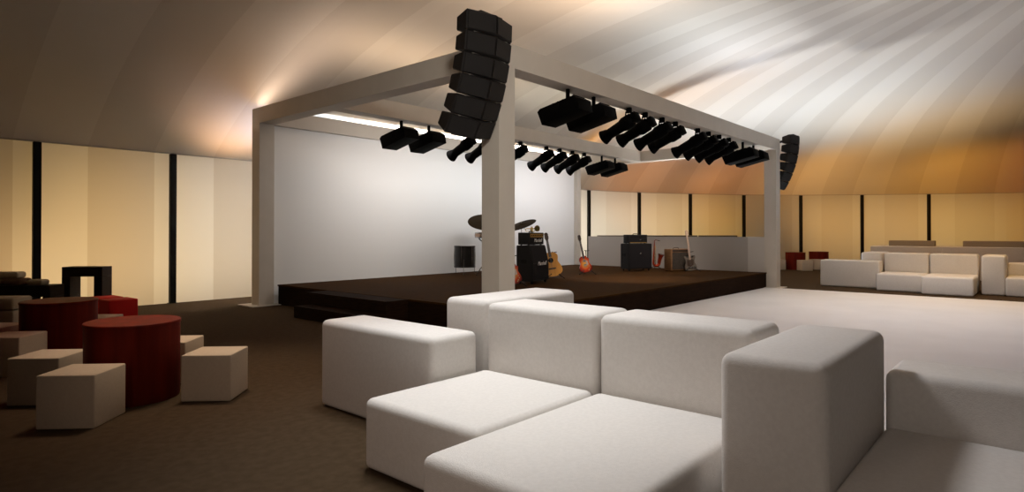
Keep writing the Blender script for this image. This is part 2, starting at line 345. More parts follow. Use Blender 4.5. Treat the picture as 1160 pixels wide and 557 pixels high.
# black tent posts, just inside the wall line
post_lab = {-1: 'wide black post on tent wall, farthest left in the photo, above the dark low table',
            0: 'black post on tent wall between the arch-shaped dark stool and the white stage frame',
            6: 'black post on tent wall touching left edge of the grey stage side panel',
            7: 'black post on tent wall directly behind the black amplifier with head at right of stage',
            8: 'black post on tent wall just right of the pale upright guitar neck',
            9: 'black post on tent wall seen just left of the right stage frame post',
            10: 'black post on tent wall rising behind the two red drum tables at right',
            11: 'black post on tent wall above the left end of the far white sofa row',
            12: 'black post on tent wall behind the short tan slab on pale counter'}
for n, lab in post_lab.items():
    p = Vector(loop[n + i0]); a = Vector(loop[n + i0 - 1]); b = Vector(loop[n + i0 + 1])
    t = (b - a).normalized(); inw = Vector((t.y, -t.x))
    q = p + inw * 0.065; wdt = 0.062
    o = thing('tent_post', lab, 'post', (q.x, q.y, 0), math.atan2(t.y, t.x), 'black tent wall posts')
    finish('post_shaft', box(-wdt, wdt, -0.05, 0.05, 0.0, WALL_H - 0.02, 0.008, 1), M['black'], o)
    finish('foot_plate', box(-wdt - 0.02, wdt + 0.02, -0.06, 0.06, 0.0, 0.012), M['black'], o)

# ------------------------------------------------------------------ stage and its frame
HS = 0.415; LU, LV, H, A, VM = 11.52, 6.97, 4.08, 0.32, 4.13
fr = thing('stage_portal', 'white open box frame of square posts and beams around the stage', 'frame')
for x0, y0, x1, y1 in ((0, 0, A, A), (0, LV - A, A, LV), (LU - A, 0, LU, A), (LU - 0.2, LV - A, LU, LV)):
    finish('post', box(x0, x1, y0, y1, 0.012, H - A), M['frame'], fr, smooth=False)
for x0, y0, x1, y1 in ((0, LV - A, A, LV), (LU - A, 0, LU, A), (0, 0, A, A)):
    finish('base_plate', box(x0 - 0.2, x1 + 0.14, y0 - 0.14, y1 + 0.2, 0.0, 0.014), M['frame'], fr, smooth=False)
for x0, x1, y0, y1 in ((0, LU, 0, A), (0, A, A, LV - A), (LU - A, LU, A, LV - A), (0, LU, LV - A, LV), (A, LU - A, VM, VM + A)):
    finish('beam', box(x0, x1, y0, y1, H - A, H), M['frame'], fr, smooth=False)
st = thing('stage', 'low dark brown stage platform inside the white frame', 'stage', (0, 0, 0))
finish('deck', box(0.395, LU - A, 0.2545, 6.64, HS - 0.03, HS), M['stage'], st, smooth=False)
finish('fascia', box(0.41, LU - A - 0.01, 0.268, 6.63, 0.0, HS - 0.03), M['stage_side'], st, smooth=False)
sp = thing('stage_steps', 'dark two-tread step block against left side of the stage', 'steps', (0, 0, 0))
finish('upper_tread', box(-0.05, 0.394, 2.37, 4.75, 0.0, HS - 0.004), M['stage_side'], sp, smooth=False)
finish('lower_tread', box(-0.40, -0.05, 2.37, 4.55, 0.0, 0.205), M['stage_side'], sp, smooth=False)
tag(finish('stage_backdrop', box(0.33, LU - 0.21, 6.78, 6.83, 0.0, H - A - 0.003), M['backdrop'], smooth=False), 'tall plain white backdrop panel closing the rear of the stage', 'backdrop')
gp = thing('guard_panel', 'low grey side panel along right end of the stage behind the amplifiers', 'panel', (0, 0, 0))
finish('main_panel', box(11.23, 11.29, 0.78, 6.14, 0.0, 1.385), M['guard'], gp, smooth=False)
tag(finish('end_panel', box(11.23, 11.29, 0.33, 0.78, 0.0, 1.385), M['guard_lit'], gp, smooth=False), 'grey end panel, brighter light painted into its colour', None)

# ------------------------------------------------------------------ lamps on the beams
LM = M['lamp']
def make_profile():
    t = thing('profile_spotlight', '', 'stage light')          # origin at the clamp, aimed along +Y and down
    tilt = rot('X', -24, (0, 0.0, -0.25))
    bm = lathe([(0.09, -0.10), (0.125, -0.06), (0.13, 0.10), (0.105, 0.17), (0.095, 0.50)], 20)
    finish('barrel', add(bmesh.new(), bm, tilt @ rot('X', -90)), LM, t)
    bm = lathe([(0.097, 0.45), (0.106, 0.47), (0.14, 0.59), (0.132, 0.59), (0.09, 0.46)], 20, False)
    finish('lens_hood', add(bmesh.new(), bm, tilt @ rot('X', -90)), LM, t)
    finish('lens', add(bmesh.new(), lathe([(0.08, 0.505), (0.06, 0.515), (0.0, 0.52)], 20), tilt @ rot('X', -90)), M['lens'], t)
    bm = add(bmesh.new(), box(-0.09, 0.09, -0.20, -0.09, -0.09, 0.09, 0.02, 2), tilt)
    finish('lamp_housing', bm, LM, t)
    bm = tube([(-0.142, 0.0, -0.25), (-0.142, -0.02, -0.10), (0.0, -0.02, -0.085), (0.142, -0.02, -0.10), (0.142, 0, -0.25)], 0.014, 6)
    finish('yoke', bm, LM, t)
    bm = box(-0.03, 0.03, -0.05, 0.05, -0.10, 0.0, 0.008, 1); add(bm, tube([(0, 0.0, -0.05), (0, 0.09, -0.02)], 0.012, 6))
    finish('clamp', bm, LM, t)
    return t
def make_flood():
    t = thing('flood_light', '', 'stage light')
    tilt = rot('X', -11, (0, 0.05, -0.34))
    poly = [(-0.38, -0.12), (0.36, -0.14), (0.41, 0.09), (0.35, 0.125), (-0.30, 0.125), (-0.38, 0.06)]
    bm = prism(poly, -0.19, 0.19, 0.012)                       # profile in x,z -> turn so its length runs along y
    finish('housing', add(bmesh.new(), bm, tilt @ rot('Z', 90)), LM, t)
    finish('front_glass', add(bmesh.new(), box(-0.15, 0.15, 0.372, 0.384, -0.11, 0.05, 0.003, 1), tilt @ rot('X', 14)), M['lens'], t)
    bm = bmesh.new()
    for k in range(5): add(bm, box(-0.15, 0.15, -0.30 + 0.1 * k, -0.27 + 0.1 * k, 0.12, 0.14), tilt.copy())
    finish('cooling_fins', bm, LM, t)
    finish('hanger', box(-0.025, 0.025, -0.025, 0.025, -0.28, 0.0, 0.004, 1), LM, t)
    finish('bracket', tube([(-0.19, 0.05, -0.36), (-0.19, 0.03, -0.24), (0.19, 0.03, -0.24), (0.19, 0.05, -0.36)], 0.013, 6), LM, t)
    return t
ordn = ['first', 'second', 'third', 'fourth']
pf0, fl0 = make_profile(), make_flood(); used = {'p': False, 'f': False}
def hang(kind, x, y, lab, group):
    src = pf0 if kind == 'p' else fl0
    o = src if not used[kind] else copy_tree(src); used[kind] = True
    o.location = (x, y, H - A); o['label'] = lab; o['group'] = group
for bn, y in (('front beam', 0.16), ('middle beam', VM + 0.16)):
    for i, x in enumerate((1.78, 2.51)): hang('f', x, y, 'boxy black flood light at left end of %s, %s' % (bn, ('leftmost', 'right beside the first profile lamp')[i]), 'flood lights on the ' + bn)
    for i, x in enumerate((3.66, 4.25, 4.92, 5.5)): hang('p', x, y, 'slanted black profile spotlight on %s, %s from left in its left row of four' % (bn, ordn[i]), 'profile spotlights on the ' + bn)
    for i, x in enumerate((6.56, 7.13, 7.72, 8.29)): hang('p', x, y, 'slanted black profile spotlight on %s, %s from left in its right row of four' % (bn, ordn[i]), 'profile spotlights on the ' + bn)
    for i, x in enumerate((9.19, 9.93)): hang('f', x, y, 'boxy black flood light at right end of %s, %s of the pair' % (bn, ('left', 'right')[i]), 'flood lights on the ' + bn)

# ------------------------------------------------------------------ line arrays
def make_array():
    t = thing('line_array', '', 'loudspeaker')
    y, z, hb = 0.0, 0.0, 0.265
    for k in range(6):
        tilt = 2 + 5.4 * k
        mx = Matrix.Translation((0, y, z)) @ Matrix.Rotation(R(tilt), 4, 'X')
        # plan of one cabinet (x across, y front is negative): V front, tapering rear
        bm = bmesh.new()
        def ring(pts): return [bm.verts.new(p) for p in pts]
        front = [(-0.41, 0.11), (0.0, 0.0), (0.41, 0.11)]
        up = ring([(*p, 0) for p in front] + [(0.36, 0.34, -0.05), (-0.36, 0.34, -0.05)])
        dn = ring([(*p, -hb + 0.012) for p in front] + [(0.36, 0.34, -hb + 0.045), (-0.36, 0.34, -hb + 0.045)])
        bm.faces.new(up); bm.faces.new(dn[::-1])
        for q in range(5): bm.faces.new((up[q], dn[q], dn[(q + 1) % 5], up[(q + 1) % 5]))
        bmesh.ops.bevel(bm, geom=list(bm.edges), offset=0.012, segments=1, affect='EDGES', clamp_overlap=True)
        bmesh.ops.transform(bm, matrix=mx, verts=bm.verts)
        cab = finish('cabinet', bm, M['speaker'], t, angle=25)
        for sgn in (-1, 1):
            g = bmesh.new()
            p0, p1 = Vector((sgn * 0.018, -0.002, 0)), Vector((sgn * 0.395, 0.099, 0)); n = Vector((0, -0.008, 0))
            q = [g.verts.new(v) for v in (p0 + Vector((0, 0, -0.02)), p1 + Vector((0, 0, -0.02)), p1 + Vector((0, 0, -hb + 0.03)), p0 + Vector((0, 0, -hb + 0.03)))]
            q2 = [g.verts.new(v.co + n) for v in q]
            g.faces.new(q); g.faces.new(q2[::-1])
            for e in range(4): g.faces.new((q[e], q2[e], q2[(e + 1) % 4], q[(e + 1) % 4]))
            bmesh.ops.transform(g, matrix=mx, verts=g.verts)
            finish('grille', g, M['grille'], cab, smooth=False)
        rg = tube([mx @ Vector((-0.30, 0.09, -hb + 0.004)), mx @ Vector((0.30, 0.09, -hb + 0.004))], 0.010, 6)
        finish('rigging_bar', rg, M['seamrig'], cab)
        d = mx.to_3x3() @ Vector((0, 0, -hb)); y += d.y; z += d.z
    bm = box(-0.2, 0.2, 0.08, 0.24, 0.0, 0.03, 0.006, 1); finish('rigging_frame', bm, M['speaker'], t)
    return t
arr = make_array(); arr.location = (-0.45, -0.37, 4.2)
arr['label'] = 'tall curved array of six black loudspeakers hanging before the near corner stage post'; arr['group'] = 'hanging loudspeaker arrays'
a2 = copy_tree(arr); a2.location = (11.97, -0.37, 4.2)
for o_, s_ in ((arr, 1), (a2, -1)): finish('bracket', tube([(s_ * 0.1, 0.16, -0.06), (s_ * 0.46, 0.45, -0.22)], 0.03, 8), M['speaker'], o_)
a2['label'] = 'distant curved black loudspeaker array hanging beside the far right post of the stage frame'

# ------------------------------------------------------------------ near and far sofas
def block(name, label, cat, x0, x1, y0, y1, z1, group, m='sofa', r=0.052, z0=0.0):
    cx, cy = (x0 + x1) / 2, (y0 + y1) / 2
    bm = box(x0 - cx, x1 - cx, y0 - cy, y1 - cy, 0, z1 - z0, r, 4)
    return tag(finish(name, bm, M[m], None, (cx, cy, z0), angle=60), label, cat, group)
TH = 0.955
near = 'white upholstered blocks of the near sofa'; far = 'white upholstered blocks of the far sofa'
B = []
def nb(name, label, farlabel, *a):
    o = block(name, label, 'sofa block', *a, near); B.append((o, farlabel))
nb('armrest_block', 'long low white armrest block at the near sofa\'s left end, facing the stage steps', 'long low armrest block at the far sofa\'s left end, before the red drum tables', -3.09, -2.62, -2.17, -0.70, 0.745)
nb('corner_block', 'white corner block behind the near sofa\'s left armrest, under the front stage post', 'small visible top of the corner block behind the far sofa\'s low armrest', -2.45, -1.22, -2.10, -1.60, TH)
nb('backrest_block', 'white backrest block of the near sofa, left of the centre gap', 'white backrest block of the far sofa, left one of the pair', -2.55, -2.08, -3.195, -2.18, TH)
nb('backrest_block', 'white backrest block of the near sofa, between the centre gap and the tall block', 'white backrest block of the far sofa, right one next to the tall block', -2.55, -2.08, -4.24, -3.215, TH)
nb('seat_block', 'white seat block of the near sofa, set back beside the left armrest', 'white seat block of the far sofa, set back beside the low armrest', -3.69, -2.56, -3.20, -2.185, 0.45)
nb('seat_block', 'largest white seat block in the foreground, pushed forward at bottom centre', 'white seat block of the far sofa pushed forward beside the tall block', -4.10, -2.56, -4.25, -3.22, 0.45)
nb('end_block', 'tall white block standing between the two near sofas, right foreground', 'tall narrow white block at right of the far sofa\'s two backrests', -3.28, -2.05, -4.79, -4.335, TH)
nb('low_block', 'low white back block right of the tall foreground block, by the dance floor', 'low white back block at the far right edge, right of the far tall block', -2.12, -1.62, -6.45, -4.793, 0.745)
nb('seat_block', 'shadowed grey-white seat block in the bottom right corner', 'white seat block cut by the right photo edge, far side of the dance floor', -3.40, -2.13, -5.95, -4.793, 0.45)
for o, fl in B:
    c = o.copy(); C.objects.link(c); c.location.x += 15.83; c['label'] = fl; c['group'] = far

# ------------------------------------------------------------------ cubes and drum tables
def cube_mesh(): return box(-0.215, 0.215, -0.215, 0.215, 0, 0.412, 0.012, 3)
cube0 = tag(finish('cube_stool', cube_mesh(), M['cube'], None, (0, 0, 0), R(45), angle=60), '', 'stool', 'cream cube stools')
cube_at = [(-4.577, 0.33, 'cream cube stool nearest the camera at lower left, before the front red drum table'),
           (-4.59, 1.31, 'cream cube stool just behind and left of the nearest left cube'),
           (-3.545, 0.316, 'cream cube stool standing alone at right of the front red drum table'),
           (-3.56, 1.29, 'cream cube stool half hidden behind the front red drum table\'s right side'),
           (-4.585, 2.89, 'cream cube stool at the left photo edge, in front of the rear red drum table'),
           (-4.58, 3.87, 'cream cube stool at left edge showing only a sliver behind another cube'),
           (-3.56, 3.86, 'cream cube whose top shows as a strip between the two red drum tables')]
first = True
for x, y, lab in cube_at:
    o = cube0 if first else cube0.copy()
    if not first: C.objects.link(o)
    first = False
    o.location = (x, y, 0); o['label'] = lab
TR = 0.385
def drum_table(loc, lab):
    t = thing('drum_table', lab, 'table', loc, 0, 'red wooden drum tables')
    finish('drum_body', lathe([(TR - 0.012, 0.0), (TR - 0.006, 0.02), (TR - 0.006, 0.672)], 64), M['redwood'], t, angle=30)
    finish('table_top', lathe([(TR - 0.004, 0.672), (TR, 0.676), (TR, 0.696), (TR - 0.005, 0.70)], 64), M['redwood'], t, angle=30)
drum_table((-4.07, 0.82, 0), 'round red-brown drum table at front left, ringed by four cream cubes')
drum_table((-4.07, 3.37, 0), 'round dark red drum table behind and left of the front one')
drum_table((20.5, 2.2, 0), 'small distant red drum table just right of the right stage frame post')
drum_table((22.2, 1.75, 0), 'small distant red drum table above the far sofa\'s armrest')
fc = [(20.0, 1.7, 'distant cream cube before the left far drum table, next to the frame post'), (20.0, 2.72, 'distant cream cube hidden mostly by the right stage frame post'),
      (21.05, 1.55, 'brighter distant cream cube between the two far red drum tables'), (21.7, 1.1, 'distant cream cube before the right far drum table, behind the far armrest')]
for x, y, lab in fc:
    o = cube0.copy(); C.objects.link(o); o.location = (x, y, 0); o['label'] = lab; o['group'] = 'distant cream cubes'
for i, (x, y, lab) in enumerate(((-2.71, 5.98, 'bright red cube stool in front, lower right of the dark arch-shaped stool'), (-2.76, 6.52, 'bright red cube stool behind the other red cube, below the dark arch-shaped stool'))):
    o = tag(finish('cube_stool', box(-0.215, 0.215, -0.215, 0.215, 0, 0.42, 0.018, 3), M['red'], None, (x, y, 0), R(4), angle=60), lab, 'stool', 'red cube stools')

# dark arch table, long dark table with cushions and the tan seating at the left edge
def portal(x, y, wdt, dep, hgt, leg, topt, lab, name, cat):
    t = thing(name, lab, cat, (x, y, 0), R(-45))
    finish('table_top', box(0, wdt, 0, dep, hgt - topt, hgt, 0.004, 1), M['wenge'], t)
    finish('leg', box(0, leg, 0, dep, 0, hgt - topt, 0.004, 1), M['wenge'], t)
    finish('leg', box(wdt - leg, wdt, 0, dep, 0, hgt - topt, 0.004, 1), M['wenge'], t)
portal(-3.14, 7.52, 0.68, 0.30, 0.90, 0.14, 0.17, 'dark wood arch-shaped high stool against the glowing tent wall at left', 'arch_stool', 'stool')
portal(-4.35, 8.0, 1.34, 0.36, 0.62, 0.12, 0.19, 'long low dark wood table at the left edge with cushions lying on it', 'low_table', 'table')
def cushion(name, x, y, z, dx, dy, dz, lab, m, rz=-45):
    bm = box(-dx / 2, dx / 2, -dy / 2, dy / 2, 0, dz, dz * 0.45, 4)
    tag(finish(name, bm, M[m], None, (x, y, z), R(rz), angle=60), lab, 'cushion', 'cushions on the dark table')
cushion('cushion', -3.50, 7.36, 0.62, 0.26, 0.22, 0.095, 'small tan cushion at the right end of the low dark table', 'tan')
cushion('cushion', -3.84, 7.70, 0.62, 0.62, 0.28, 0.12, 'flat brown cushion lying along the low dark table', 'brown_cloth')
tag(finish('cushion', box(-0.5, 0.5, -0.11, 0.11, 0, 0.105, 0.04, 3), M['tan'], None, (-4.03, 7.90, 0.74), R(-45), angle=60), 'long tan bolster lying on top of the flat brown cushion at left edge', 'cushion', 'cushions on the dark table')
t = thing('bench', 'tan two-tier upholstered bench at the left edge, under the low dark table', 'bench', (-4.3, 6.35, 0), R(-45))
finish('bench_base', box(-0.75, 0.50, -0.2, 0.2, 0, 0.36, 0.02, 3), M['tan'], t, angle=60)
finish('seat_cushion', box(-0.75, 0.50, -0.2, 0.2, 0.37, 0.55, 0.03, 3), M['tan'], t, angle=60)

# ------------------------------------------------------------------ far counter and tables
t = thing('counter', 'long pale counter behind the far white sofa', 'counter', (18.1, 0, 0))
finish('counter_module', box(0, 2.0, -2.98, -0.95, 0, 1.04, 0.01, 1), M['pale'], t)
finish('counter_module', box(0, 2.0, -7.0, -2.99, 0, 1.04, 0.01, 1), M['pale'], t)
for y0, y1, lab in ((-2.67, -1.32, 'short tan slab lying on the pale counter, right behind the far sofa'), (-5.4, -3.45, 'long tan slab on the pale counter reaching the right photo edge')):
    tag(finish('counter_slab', box(-0.2, 0.2, y0, y1, 0, 0.19, 0.012, 1), M['olive'], None, (19.4, 0, 1.04)), lab, 'slab', 'tan slabs on the counter')
RV = Vector((0.6573, -0.7537, 0)); ang = math.atan2(RV.y, RV.x)
for (x, y, w_, lab) in ((13.0, 6.24, 1.12, 'dark high table top seen over the grey panel, left of the amplifier head'), (13.8, 5.325, 1.06, 'dark high table top over the grey panel, mostly behind the amplifier head'),
                    (14.58, 4.43, 1.13, 'dark high table top over the grey panel, left of the pale guitar neck'), (15.48, 3.4, 1.25, 'dark high table top over the grey panel, right of the pale guitar neck')):
    t = thing('bar_table', lab, 'table', (x, y, 0), ang, 'high tables behind the stage')
    finish('table_top', box(-w_ / 2, w_ / 2, -0.25, 0.25, 1.34, 1.41, 0.008, 1), M['bartop'], t)
    finish('table_leg', box(-w_ / 2 + 0.04, -w_ / 2 + 0.12, -0.2, 0.2, 0, 1.34), M['bartop'], t, smooth=False)
    finish('table_leg', box(w_ / 2 - 0.12, w_ / 2 - 0.04, -0.2, 0.2, 0, 1.34), M['bartop'], t, smooth=False)

# ------------------------------------------------------------------ amplifiers
def lettering(text, size, parent, loc, name='lettering', shear=0.25):
    cu = bpy.data.curves.new(name, 'FONT'); cu.body = text; cu.size = size; cu.shear = shear; cu.extrude = 0.002; cu.align_x = 'CENTER'; cu.align_y = 'CENTER'
    tmp = bpy.data.objects.new('tmp', cu); C.objects.link(tmp)
    dg = bpy.context.evaluated_depsgraph_get(); me = bpy.data.meshes.new_from_object(tmp.evaluated_get(dg))
    bpy.data.objects.remove(tmp); bpy.data.curves.remove(cu)
    me.transform(Matrix.Rotation(R(90), 4, 'X')); me.materials.clear(); me.materials.append(M['white'])
    o = bpy.data.objects.new(name, me); C.objects.link(o); o.parent = parent; o.location = loc; return o
def cabinet(loc, deg, wdt, dep, hgt, lab, angled=True):
    """4x12 cabinet; origin at front left foot, front on -Y"""
    t = thing('speaker_cabinet', lab, 'amplifier', loc, R(deg))
    z0 = 0.06
    if angled:                                    # slanted upper front
        bm = bmesh.new(); poly = [(0, z0), (0, z0 + hgt * 0.5), (0.09, z0 + hgt), (dep, z0 + hgt), (dep, z0)]
        a = [bm.verts.new((0, y, z)) for y, z in poly]; b = [bm.verts.new((wdt, y, z)) for y, z in poly]
        bm.faces.new(a); bm.faces.new(b[::-1])
        for k in range(5): bm.faces.new((a[k], b[k], b[(k + 1) % 5], a[(k + 1) % 5]))
    else: bm = box(0, wdt, 0, dep, z0, z0 + hgt)
    bmesh.ops.bevel(bm, geom=list(bm.edges), offset=0.012, segments=2, affect='EDGES', clamp_overlap=True)
    finish('cabinet_body', bm, M['tolex'], t)
    finish('grille_cloth', box(0.035, wdt - 0.035, -0.006, 0.004, z0 + 0.035, z0 + hgt * (0.48 if angled else 0.96), 0.002, 1), M['cloth'], t)
    if angled:
        g = box(0.035, wdt - 0.035, -0.006, 0.004, 0.01, hgt * 0.48, 0.002, 1)
        finish('grille_cloth', add(bmesh.new(), g, rot('X', -math.degrees(math.atan2(0.09, hgt * 0.5)), (0, 0, z0 + hgt * 0.5))), M['cloth'], t)
    for x in (0.07, wdt - 0.07):
        for y in (0.06, dep - 0.06):
            w_ = add(bmesh.new(), lathe([(0.028, -0.012), (0.03, -0.008), (0.03, 0.008), (0.028, 0.012)], 14), rot('Y', 90, (x, y, 0.03)))
            add(w_, box(x - 0.02, x + 0.02, y - 0.02, y + 0.02, 0.05, z0 + 0.002)); finish('caster', w_, M['black'], t)
    for x in (-0.004, wdt + 0.004):
        finish('side_handle', box(x - 0.006, x + 0.006, dep * 0.35, dep * 0.75, z0 + hgt * 0.5, z0 + hgt * 0.62, 0.004, 1), M['black'], t)
    return t
def head(loc, deg, wdt, dep, hgt, lab, gold=True):
    t = thing('amplifier_head', lab, 'amplifier', loc, R(deg))
    finish('head_case', box(0, wdt, 0, dep, 0.012, hgt, 0.014, 2), M['tolex'], t)
    finish('control_panel', box(0.05, wdt - 0.05, -0.006, 0.002, hgt * 0.62, hgt * 0.9, 0.002, 1), M['gold' if gold else 'cloth'], t)
    for k in range(7):
        x = 0.1 + k * (wdt - 0.2) / 6
        finish('knob', add(bmesh.new(), lathe([(0.012, 0), (0.011, 0.014), (0.006, 0.016)], 10), rot('X', 90, (x, -0.006, hgt * 0.76))), M['black'], t)
    finish('grille_cloth', box(0.04, wdt - 0.04, -0.005, 0.002, hgt * 0.1, hgt * 0.56, 0.002, 1), M['cloth'], t)
    finish('carry_handle', tube([(wdt * 0.35, dep / 2, hgt), (wdt * 0.4, dep / 2, hgt + 0.025), (wdt * 0.6, dep / 2, hgt + 0.025), (wdt * 0.65, dep / 2, hgt)], 0.01, 6), M['black'], t)
    for x in (0.06, wdt - 0.06):
        for y in (0.05, dep - 0.05): finish('rubber_foot', box(x - 0.015, x + 0.015, y - 0.015, y + 0.015, 0, 0.014), M['black'], t)
    return t
a1 = 12.0
P1 = Vector((3.90, 2.59, HS))
c1 = cabinet(P1, a1, 0.77, 0.40, 0.76, 'large black speaker cabinet with white script logo, right of the front stage post')
lettering('Marshall', 0.12, c1, (0.42, -0.008, 0.43))
off = Matrix.Rotation(R(a1), 3, 'Z') @ Vector((0.02, 0.10, 0.822)); P1h = P1 + off
h1 = head(P1h, a1, 0.70, 0.27, 0.27, 'black amplifier head with gold control strip and white script logo, under the trumpet')
lettering('Marshall', 0.11, h1, (0.40, -0.007, 0.10))
a2_ = -22
P2 = Vector((9.074, 3.333, HS))
c2 = cabinet(P2, a2_, 0.84, 0.37, 0.72, 'black speaker cabinet with small silver badge at right of stage, beside the red saxophone', False)
finish('badge', add(bmesh.new(), lathe([(0.03, 0), (0.028, 0.006), (0.02, 0.008)], 20), Matrix.Translation((0.43, -0.006, 0.50)) @ rot('X', 90) @ Matrix.Diagonal((1.3, 0.9, 1, 1))), M['chrome'], c2)
off = Matrix.Rotation(R(a2_), 3, 'Z') @ Vector((0.08, 0.08, 0.782))
h2 = head(P2 + off, a2_, 0.66, 0.26, 0.25, 'black amplifier head on the silver-badged cabinet at right of stage', False)
finish('name_badge', box(0.38, 0.43, -0.010, -0.004, 0.10, 0.115), M['chrome'], h2)
finish('trim_strip', box(0.03, 0.63, -0.009, -0.003, 0.016, 0.036), M['gold'], h2)
# wooden combo
a3 = -22
t = thing('combo_amplifier', 'small brown wooden combo amplifier with speckled grille, behind the pale guitar', 'amplifier', (9.80, 2.40, HS), R(a3))
finish('wood_case', box(0, 0.70, 0, 0.29, 0.02, 0.63, 0.014, 2), M['oak'], t)
finish('grille_cloth', box(0.05, 0.65, -0.007, 0.003, 0.06, 0.53, 0.004, 1), M['combo_cloth'], t)
finish('control_panel', box(0.05, 0.65, -0.004, 0.003, 0.545, 0.61, 0.002, 1), M['darkneck'], t)
for x in (0.06, 0.64):
    for y in (0.05, 0.24): finish('rubber_foot', box(x - 0.02, x + 0.02, y - 0.02, y + 0.02, 0, 0.024), M['black'], t)
finish('carry_handle', tube([(0.2, 0.15, 0.63), (0.23, 0.15, 0.66), (0.39, 0.15, 0.66), (0.42, 0.15, 0.63)], 0.011, 6), M['darkneck'], t)

# ------------------------------------------------------------------ guitars and stands
def outline(half, z):
    """symmetric outline from (half width, z) pairs, smoothed"""
    pts = []
    n = 8
    H_ = [half[0]] + half + [half[-1]]
    for i in range(len(half) - 1):
        p0, p1, p2, p3 = [Vector(v) for v in H_[i:i + 4]]
        for k in range(n):
            s = k / n
            q = 0.5 * ((2 * p1) + (p2 - p0) * s + (2 * p0 - 5 * p1 + 4 * p2 - p3) * s * s + (3 * p1 - p0 - 3 * p2 + p3) * s ** 3)
            pts.append((max(q.x, 0.0), q.y))
    pts.append(tuple(half[-1]))
    return pts
def body_poly(half, cut=None):
    r = outline(half, 0); poly = [(x, z) for x, z in r] + [(-x, z) for x, z in r[::-1] if x > 1e-3]
    return poly
def guitar(name, label, kind, loc, deg, lean, roll, group='guitars on stage'):
    """origin at bottom of body; front on -Y; lean back in degrees, roll sideways"""
    t = thing(name, label, 'guitar', loc, 0, group)
    t.rotation_euler = (Matrix.Rotation(R(deg), 3, 'Z') @ Matrix.Rotation(R(roll), 3, 'Y') @ Matrix.Rotation(R(-lean), 3, 'X')).to_euler()
    if kind == 'acoustic':
        half = [(0.0, 0.0), (0.10, 0.008), (0.19, 0.07), (0.205, 0.15), (0.165, 0.25), (0.14, 0.30), (0.155, 0.38), (0.145, 0.44), (0.08, 0.485), (0.0, 0.49)]
        finish('body', prism(body_poly(half), 0, 0.10, 0.008), M['amber_top'], t)
        finish('sound_hole', add(bmesh.new(), lathe([(0.052, 0), (0.052, 0.003)], 24), rot('X', 90, (0, -0.001, 0.33))), M['black'], t)
        finish('bridge', box(-0.075, 0.075, -0.012, 0.0, 0.145, 0.175, 0.003, 1), M['darkneck'], t)
        nz0, nz1, nm = 0.40, 0.74, 'darkneck'
    elif kind == 'bass':
        half = [(0.0, 0.0), (0.09, 0.005), (0.16, 0.05), (0.165, 0.12), (0.125, 0.22), (0.13, 0.30), (0.155, 0.38), (0.13, 0.42), (0.09, 0.36), (0.0, 0.35)]
        finish('body', prism(body_poly(half), 0, 0.045, 0.008), M['pearl'], t)
        finish('pickguard', prism([(-0.10, 0.14), (-0.02, 0.10), (0.08, 0.16), (0.10, 0.30), (0.02, 0.33), (-0.09, 0.30)], -0.004, 0.0), M['darkneck'], t, smooth=False)
        finish('control_plate', box(0.05, 0.12, -0.008, 0.0, 0.05, 0.13, 0.003, 1), M['chrome'], t)
        finish('bridge', box(-0.035, 0.035, -0.014, 0.0, 0.07, 0.10, 0.003, 1), M['chrome'], t)
        nz0, nz1, nm = 0.30, 0.98, 'maple'
    else:                                          # single-cutaway sunburst
        half = [(0.0, 0.0), (0.09, 0.006), (0.158, 0.06), (0.162, 0.13), (0.125, 0.22), (0.112, 0.26), (0.128, 0.33), (0.115, 0.39), (0.06, 0.425), (0.0, 0.42)]
        poly = body_poly(half)
        poly = [((x * 0.72 if (x > 0.03 and z > 0.36) else x), z) for x, z in poly]
        finish('body', prism(poly, 0, 0.055, 0.010), M['sunburst'], t)
        finish('pickguard', prism([(0.03, 0.17), (0.085, 0.19), (0.075, 0.29), (0.03, 0.31)], -0.010, -0.006), M['maple'], t, smooth=False)
        for z in (0.19, 0.30): finish('pickup', box(-0.04, 0.04, -0.010, 0.0, z - 0.018, z + 0.018, 0.003, 1), M['chrome'], t)
        finish('bridge', box(-0.045, 0.045, -0.012, 0.0, 0.135, 0.148, 0.003, 1), M['chrome'], t)
        for dx, z in ((0.09, 0.07), (0.115, 0.11), (0.07, 0.045), (0.10, 0.15)):
            finish('knob', add(bmesh.new(), lathe([(0.013, 0), (0.011, 0.012)], 12), rot('X', 90, (dx, 0, z))), M['gold'], t)
        nz0, nz1, nm = 0.36, 0.83, 'darkneck'
    finish('neck', prism([(-0.028, nz0), (0.028, nz0), (0.021, nz1), (-0.021, nz1)], -0.012, 0.014, 0.004), M[nm], t)
    hd = finish('headstock', prism([(-0.022, nz1), (0.022, nz1), (0.040, nz1 + 0.05), (0.034, nz1 + 0.15), (0.0, nz1 + 0.165), (-0.034, nz1 + 0.15), (-0.040, nz1 + 0.05)], -0.006, 0.010, 0.003), M[nm], t)
    for k in range(3):
        for s in (-1, 1):
            finish('tuner', box(s * 0.038 - 0.012, s * 0.038 + 0.012, -0.002, 0.008, nz1 + 0.045 + 0.035 * k, nz1 + 0.058 + 0.035 * k, 0.003, 1), M['chrome'], hd)
    st_ = bmesh.new()
    for k in range(6): add(st_, tube([(-0.018 + 0.0072 * k, -0.014, 0.14), (-0.015 + 0.006 * k, -0.014, nz1)], 0.0009, 4))
    finish('strings', st_, M['chrome'], t)
    return t
